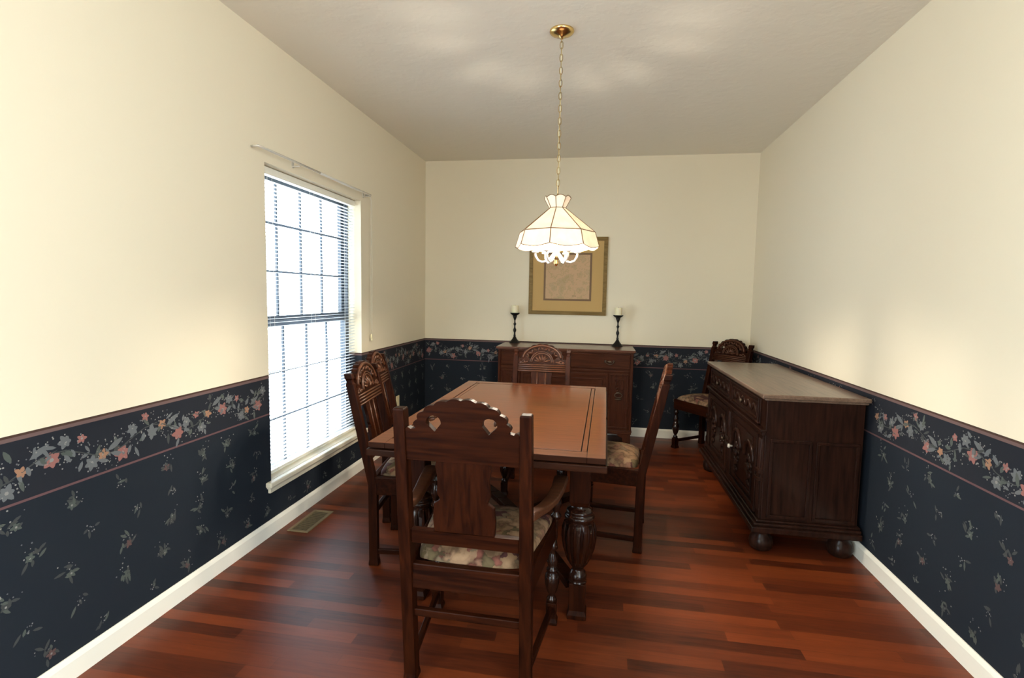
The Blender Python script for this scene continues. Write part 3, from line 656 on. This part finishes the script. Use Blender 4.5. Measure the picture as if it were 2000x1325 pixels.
def make_chair(arm=False):
    hw = .198 if arm else .190; fh = .240 if arm else .187; D = .40 if arm else .330
    Z = .968 if arm else .935
    path = [(0, 0), (-.040, .43), (-.105, .97)] if arm else [(.004, 0), (0, .40), (-.118, .94)]
    yb = lambda z: interp(path, z)
    r = thing('armchair' if arm else 'dining_chair', '', 'chair')
    T = lambda off: (lambda u, v, d: Vector((u, yb(v) + off + d, v)))
    rw, rd = (.040, .046) if arm else (.036, .042)
    for s_ in (-1, 1):
        x = s_ * hw; zs_ = [0, .012, .03, .20, .40, .44, .60, .80, Z - .05, Z - .045, Z - .03, Z - .022, Z]
        wd = [1.12, 1.12, 1, 1, 1, 1, 1, .95, .92, .70, .70, .92, .86]
        if arm: zs_ = zs_[:8] + [Z - .006, Z]; wd = wd[:8] + [.90, .8]
        m = MB().sweep([(x, yb(z), z) for z in zs_], [(rw * k, rd * k) for k in wd])
        m.build('rear_leg', WZ, r, 0.003)
    for s_ in (-1, 1):
        x = s_ * fh; m = MB(); turned_leg(m, x, D, .0, .355)
        lg = m.build('front_leg', WD, r)
        MB().sweep([(x, D, 0), (x, D, .010), (x, D, .026), (x, D, .090)], [(.050, .050), (.050, .050), (.040, .040), (.042, .042)]).build('foot_block', WZ, lg, 0.002)
    # seat frame: rails with mitred shape
    sf = MB(); zb, zt = (.352, .438) if arm else (.350, .438)
    yr = yb(.40)
    sf.box((0, yr, (zb + zt) / 2), (2 * hw - .03, .026, zt - zb)); sf.box((0, D, (zb + zt) / 2), (2 * fh + .036, .036, zt - zb))
    for s_ in (-1, 1): sf.bar((s_ * hw, yr - .005, (zb + zt) / 2), (s_ * fh, D + .01, (zb + zt) / 2), .028, zt - zb)
    sf.build('seat_frame', WX, r, 0.004)
    cushion('seat_cushion', hw - .018, fh + .012, yr + .016, D + .014, .436, .492, r, FABRIC)
    if arm:
        MB().plate([(-hw + .02, .515), (hw - .02, .515), (hw - .02, .562), (-hw + .02, .562)], [], T(-.013), .026).build('lower_back_rail', WX, r, 0.003)
        zc, zs, ah, aw, sb, stp, sw = .802, .906, .096, .150, .555, .812, .093
    else:
        MB().plate([(-hw + .015, .515), (hw - .015, .515), (hw - .015, .555), (-hw + .015, .555)], [], T(-.012), .024).build('lower_back_rail', WX, r, 0.003)
        zc, zs, ah, aw, sb, stp, sw = .772, .862, .106, .150, .548, .782, .080
    outl_, holes = crest_outline(hw - .014, zc, zs, ah, aw)
    cr = MB().plate(outl_, holes, T(-.014), .026).build('crest_rail', WX, r, 0.0025)
    MB().plate(splat_outline(sb, stp, sw), [], T(-.009), .016).build('splat', WZ, r, 0.002)
    # carving on the front of the crest
    cv = MB(); F = lambda u, v, d=.013: Vector((u, yb(v) + d, v))
    for k in range(4): cv.tube([F(-hw + .02, zc + .006 + k * .0145, .014), F(hw - .02, zc + .006 + k * .0145, .014)], .0052, 6)
    zi = zc + .066
    arc = lambda R, q0=0, q1=pi, n=24: [F(R * cos(q0 + (q1 - q0) * k / n), zi + .95 * R * sin(q0 + (q1 - q0) * k / n)) for k in range(n + 1)]
    cv.tube(arc(.082), .0045, 6); cv.tube(arc(.070), .0045, 6)
    cv.tube([F((aw - .012) * cos(t), zs + (ah - .010) * sin(t), .014) for t in [pi * (.03 + .94 * k / 30) for k in range(31)]], .0075, 8)
    for k in range(11):       # leaves between the arches
        t = pi * (.14 + .72 * k / 10); a_, b_ = (.114 * cos(t), zs - .008 + .082 * sin(t))
        p = F(a_, b_); M = Matrix.Translation(p) @ Matrix.Rotation(-t + pi / 2 + (.7 if k % 2 else -.7), 4, 'Y')
        cv.ball((0, 0, 0), (.0075, .007, .014), M=M, nu=8, nv=5)
    for k in range(7):        # fan of leaves in the centre
        t = pi * (.10 + .80 * k / 6)
        cv.tube([F(.014 * cos(t), zi + .006), F(.036 * cos(t) + .004 * sin(3 * t), zi + .034 * sin(t), .015), F(.060 * cos(t), zi + .056 * sin(t))], [.003, .0085, .003], 6)
    for s_ in (-1, 1):        # scrolls at the shoulders
        cv.tube([F(s_ * (.135 + (.004 + .0035 * k) * cos(k * .7) * .55), zc + .075 + (.004 + .0035 * k) * sin(k * .7) * .5) for k in range(10)], .0045, 6)
        for a_, b_ in ((.108, .070), (.155, .062), (.122, .066)): cv.ball(F(s_ * a_, zc + b_), (.010, .006, .007), nu=8, nv=5)
    cv.build('carving', WC, cr)
    # raised ribs on the splat front
    rb = MB()
    for u in (-.030, .030): rb.tube([F(u, sb + .02, .009), F(u, stp - .012, .009)], .0045, 6)
    rb.build('splat_ribs', WC, r)
    # stretchers
    for s_ in (-1, 1):
        MB().bar((s_ * hw, .012, .066), (s_ * fh, D - .012, .066), .020, .024).build('side_stretcher', WY, r, 0.003)
    MB().bar((-hw + .012, yb(.25), .258), (hw - .012, yb(.25), .258), .020, .026).build('rear_stretcher', WX, r, 0.003)
    if arm:
        for s_ in (-1, 1):
            pts = [(.206, -.045, .628), (.214, .03, .610), (.232, .13, .590), (.250, .22, .583), (.262, .31, .590), (.266, .385, .600), (.267, .43, .592)]
            am = MB(); o = 0; wds = [.030, .036, .042, .046, .050, .054, .050]; hts = [.030, .028, .026, .026, .028, .030, .022]
            for (x, y, z), a, b in zip(pts, wds, hts):
                for i, j in ((-1, -1), (1, -1), (1, 1), (-1, 1)): am.v.append(Vector((s_ * x + i * a / 2, y, z + j * b / 2)))
            for k in range(len(pts) - 1):
                for i in range(4): am.face((4 * k + i, 4 * k + (i + 1) % 4, 4 * k + 4 + (i + 1) % 4, 4 * k + 4 + i), 0, True)
            am.face((0, 1, 2, 3)); am.face([4 * (len(pts) - 1) + i for i in (3, 2, 1, 0)])
            ao = am.build('arm', WC, r, 0.006)
            xs, ys = s_ * .250, D - .005
            sp = MB().lathe([(.017, .440), (.021, .446), (.021, .454), (.012, .462), (.013, .474), (.020, .490), (.022, .505), (.017, .530), (.012, .545), (.018, .552), (.018, .560), (.012, .566), (.015, .588)], (xs, ys, 0), 20)
            sp.build('arm_support', WD, r)
    return r
side = make_chair(False); armc = make_chair(True)
armc.location = (1.321, -3.368, 0); armc.rotation_euler.z = radians(-0.8)
armc['label'] = 'carved walnut armchair with scalloped pierced back at the near end of the table'
SPOTS = [((.650, -2.50), -83, 'carved walnut side chair on the window side of the table, nearer the armchair'),
         ((.510, -2.045), -80, 'carved walnut side chair on the window side of the table, farther from the armchair'),
         ((1.324, -1.365), 180, 'carved walnut side chair tucked under the far end of the table before the cabinet'),
         ((1.979, -2.118), 83.5, 'carved walnut side chair seen edge-on at the right side of the table'),
         ((2.795, -.262), 126.9, 'carved walnut side chair standing alone in the back corner beside the carved buffet')]
for k, ((x, y), a, lab) in enumerate(SPOTS):
    c = side if k == 0 else copy_tree(side)
    c.location = (x, y, 0); c.rotation_euler.z = radians(a); c['label'] = lab; c['group'] = 'matching dining side chairs'

# ------------------------------------------------------------------ carved buffet along the right wall
sb = thing('buffet', 'dark carved oak buffet with bun feet against the right wall', 'buffet', (2.83, -1.51, 0))
xf, ya, yz = 2.585, -.845, -2.175
lpart(MB().bx(xf, 3.045, yz, ya, .176, .812), 'body', OAK, sb, 0.003)
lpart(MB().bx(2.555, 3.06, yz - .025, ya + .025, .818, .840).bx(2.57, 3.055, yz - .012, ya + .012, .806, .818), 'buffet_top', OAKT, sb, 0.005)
lpart(MB().bx(2.530, 3.055, yz - .045, ya + .045, .120, .150).bx(2.545, 3.055, yz - .03, ya + .03, .150, .166).bx(2.560, 3.055, yz - .018, ya + .018, .166, .178), 'base_moulding', OAK, sb, 0.005)
for x in (2.605, 2.99):
    for y in (ya - .04, yz + .04): lpart(MB().lathe([(.032, 0), (.052, .012), (.060, .040), (.054, .072), (.036, .090), (.040, .100), (.044, .121)], (x, y, 0), 28), 'bun_foot', OAK, sb)
lpart(MB().bx(2.556, xf, yz - .012, ya + .012, .640, .654).bx(2.566, xf, yz - .008, ya + .008, .622, .640), 'ledge_moulding', OAK, sb, 0.003)
def knob(x, y, z, parent, m):
    lpart(MB().lathe([(.006, 0), (.006, .012), (.014, .018), (.014, .026), (.006, .030)], (0, 0, 0), 16), 'knob', m, parent, 0, (0, 0, 0)).matrix_local = Matrix.Translation(Vector((x, y, z)) - Vector(sb.location)) @ Matrix.Rotation(-pi / 2, 4, 'Y')
def yz_panel(mb, y0, y1, z0, z1, x, t, d):
    mb.bx(x - d, x, y0, y1, z1 - t, z1).bx(x - d, x, y0, y1, z0, z0 + t).bx(x - d, x, y0, y0 + t, z0 + t, z1 - t).bx(x - d, x, y1 - t, y1, z0 + t, z1 - t)
for k in range(2):
    y1 = ya - .07 - k * .605; y0 = y1 - .575
    m = MB().bx(xf - .010, xf, y0, y1, .664, .800); yz_panel(m, y0, y1, .664, .800, xf - .010, .014, .010); yz_panel(m, y0 + .03, y1 - .03, .686, .778, xf - .010, .008, .008)
    d_o = lpart(m, 'drawer', OAK, sb, 0.002)
    cv = MB()
    for i in range(9):
        yy = y0 + .07 + i * (y1 - y0 - .14) / 8
        M = Matrix.Translation((xf - .012, yy, .732)) @ Matrix.Rotation(.7 if i % 2 else -.7, 4, 'X')
        cv.ball((0, 0, 0), (.008, .014, .032), M=M, nu=8, nv=6)
    lpart(cv, 'carved_leaves', OAK, d_o, 0, sb.location)
    knob(xf - .012, (y0 + y1) / 2, .732, d_o, ABRASS)
for y in (ya - .030, (ya + yz) / 2, yz + .030):       # reeded pilasters
    m = MB().bx(xf - .012, xf, y - .028, y + .028, .178, .622)
    for q in (-.016, 0, .016): m.tube([(xf - .013, y + q, .22), (xf - .013, y + q, .60)], .006, 6)
    for zz in (.38, .42): m.bx(xf - .026, xf, y - .032, y + .032, zz, zz + .018)
    lpart(m, 'pilaster', OAK, sb, 0.002)
for k in range(2):
    y1 = ya - .070 - k * .635; y0 = y1 - .555; yc = (y0 + y1) / 2
    m = MB().bx(xf - .008, xf, y0, y1, .186, .614); yz_panel(m, y0, y1, .186, .614, xf - .008, .030, .012); yz_panel(m, y0 + .10, y1 - .10, .24, .57, xf - .008, .010, .006)
    d_o = lpart(m, 'door', OAK, sb, 0.002)
    cv = MB()
    for yy in (yc - .13, yc + .13):
        cv.tube([(xf - .014, yy + .085 * cos(t), .43 + .10 * sin(t)) for t in [pi * i / 20 for i in range(21)]], .013, 8)
        for i in range(9):
            t = 2 * pi * i / 9; M = Matrix.Translation((xf - .012, yy + .040 * cos(t), .385 + .055 * sin(t))) @ Matrix.Rotation(-t, 4, 'X')
            cv.ball((0, 0, 0), (.010, .024, .013), M=M, nu=8, nv=5)
        cv.ball((xf - .014, yy, .385), (.014, .020, .024)); cv.ball((xf - .012, yy, .29), (.010, .030, .018))
    lpart(cv, 'carved_arches', OAK, d_o, 0, sb.location)
    knob(xf - .012, y0 + .05 if k == 0 else y1 - .05, .40, d_o, ABRASS if k == 0 else plain('pale_porcelain', (.55, .5, .42), .3))
for y_, s_ in ((ya, 1), (yz, -1)):
    for x0, x1 in ((2.61, 2.81), (2.83, 3.03)):
        m = MB()
        for zz in ((.19, .205), (.59, .605)): m.bx(x0, x1, y_ if s_ > 0 else y_ - .01, y_ + .01 if s_ > 0 else y_, *zz)
        for xx in (x0, x1 - .015): m.bx(xx, xx + .015, y_ if s_ > 0 else y_ - .01, y_ + .01 if s_ > 0 else y_, .205, .59)
        lpart(m, 'end_panel', OAK, sb, 0.002)


# ------------------------------------------------------------------ chandelier
LX, LY = 1.4975, -2.331
ch = thing('chandelier', 'six-arm chandelier with cream panelled shade hanging on a long chain', 'chandelier', (LX, LY, H))
Zc = lambda z: z - H
MB().lathe([(.059, 0), (.060, -.006), (.056, -.012), (.040, -.020), (.020, -.026), (.010, -.034), (0.006, -.040)][::-1], (0, 0, 0), 36).build('canopy', BRASS, ch)
chn = MB(); z = 2.572; k = 0
while z > 1.825:
    pts = []
    for i in range(14):
        t = 2 * pi * i / 14; a_ = .0075 * cos(t); b_ = .0145 * sin(t) + (.004 if sin(t) > 0 else -.004)
        pts.append((a_ if k % 2 else 0, 0 if k % 2 else a_, Zc(z) + b_))
    chn.tube(pts, .0018, 5, closed=True); z -= .0300; k += 1
chn.build('chain', CHAIN, ch)
MB().tube([(.002 * sin(i * .9), .002 * cos(i * .9), Zc(2.575 - i * .0375)) for i in range(21)], .0022, 5).build('lamp_cord', CREAM, ch)
A0 = radians(-94)
def ringpt(k, r, z): a = A0 + k * pi / 4; return Vector((r * cos(a), r * sin(a), Zc(z)))
zN, rN, zM, rM, zB, rB, zT, rT = 1.758, .041, 1.638, .191, 1.567, .213, 1.812, .067
shp = MB(); cm = MB()
def edge(k, r, z, dip, n=8):
    a, b = ringpt(k, r, z), ringpt(k + 1, r, z)
    return [a.lerp(b, i / n) + Vector((0, 0, dip * sin(pi * i / n))) for i in range(n + 1)]
for k in range(8):
    e = edge(k, rB, zB, -.012); m_ = edge(k, rM, zM, 0); n_ = edge(k, rN, zN, 0); t_ = edge(k, rT, zT - .006, .010)
    for lo, hi in ((e, m_), (m_, n_)):
        shp.add(lo + hi, [(i, i + 1, len(lo) + i + 1, len(lo) + i) for i in range(len(lo) - 1)])
    for l_, rr in ((e, .0024), (m_, .0024), (n_, .0026)): cm.tube(l_, rr, 5)
    cm.tube([ringpt(k, rB, zB), ringpt(k, rM, zM), ringpt(k, rN, zN)], .0024, 5)
so = shp.build('lamp_shade', SHADE, ch, recalc=False); sd = so.modifiers.new('thickness', 'SOLIDIFY'); sd.thickness = .0016
cm.build('brass_came', CAME, so)
crn = MB(); cm = MB()
for k in range(8):
    n_ = edge(k, rN, zN, 0); t_ = edge(k, rT, zT - .006, .010)
    crn.add(n_ + t_, [(i, i + 1, len(n_) + i + 1, len(n_) + i) for i in range(len(n_) - 1)]); cm.tube(t_, .002, 5); cm.tube([ringpt(k, rN, zN), ringpt(k, rT, zT - .006)], .002, 5)
co = crn.build('shade_crown', SHADE, ch, recalc=False); sd = co.modifiers.new('thickness', 'SOLIDIFY'); sd.thickness = .0014
cm.build('brass_came', CAME, co)
MB().lathe([(.003, Zc(1.47)), (.010, Zc(1.478)), (.013, Zc(1.488)), (.007, Zc(1.496)), (.016, Zc(1.506)), (.020, Zc(1.53)), (.012, Zc(1.552)), (.006, Zc(1.56)), (.005, Zc(1.83))], seg=20).build('centre_column', BRASS, ch)
sp_ = MB()
for k in range(4):
    a = k * pi / 2; sp_.tube([(0, 0, Zc(1.762)), (.040 * cos(a), .040 * sin(a), Zc(1.758))], .002, 5)
sp_.build('shade_spider', BRASS, ch)
for k in range(6):
    a = radians(8 + 60 * k); P = lambda r, z: (r * cos(a), r * sin(a), Zc(z))
    ctl = [P(.012, 1.535), P(.028, 1.512), P(.050, 1.494), P(.072, 1.489), P(.092, 1.498), P(.104, 1.518), P(.107, 1.540)]
    ao = MB().tube(ctl, .0052, 8).build('arm', SILVER, ch)
    x, y, _ = P(.107, 0)
    MB().lathe([(.007, Zc(1.534)), (.017, Zc(1.538)), (.018, Zc(1.543)), (.012, Zc(1.543)), (.0115, Zc(1.598)), (.0, Zc(1.598))], (x, y, 0), 16).build('candle_sleeve', SILVER, ao)
    MB().lathe([(.007, Zc(1.598)), (.009, Zc(1.604)), (.0155, Zc(1.620)), (.0165, Zc(1.632)), (.013, Zc(1.650)), (.006, Zc(1.668)), (.0012, Zc(1.676))], (x, y, 0), 14).build('bulb', BULB, ao)
bpy.context.view_layer.update()
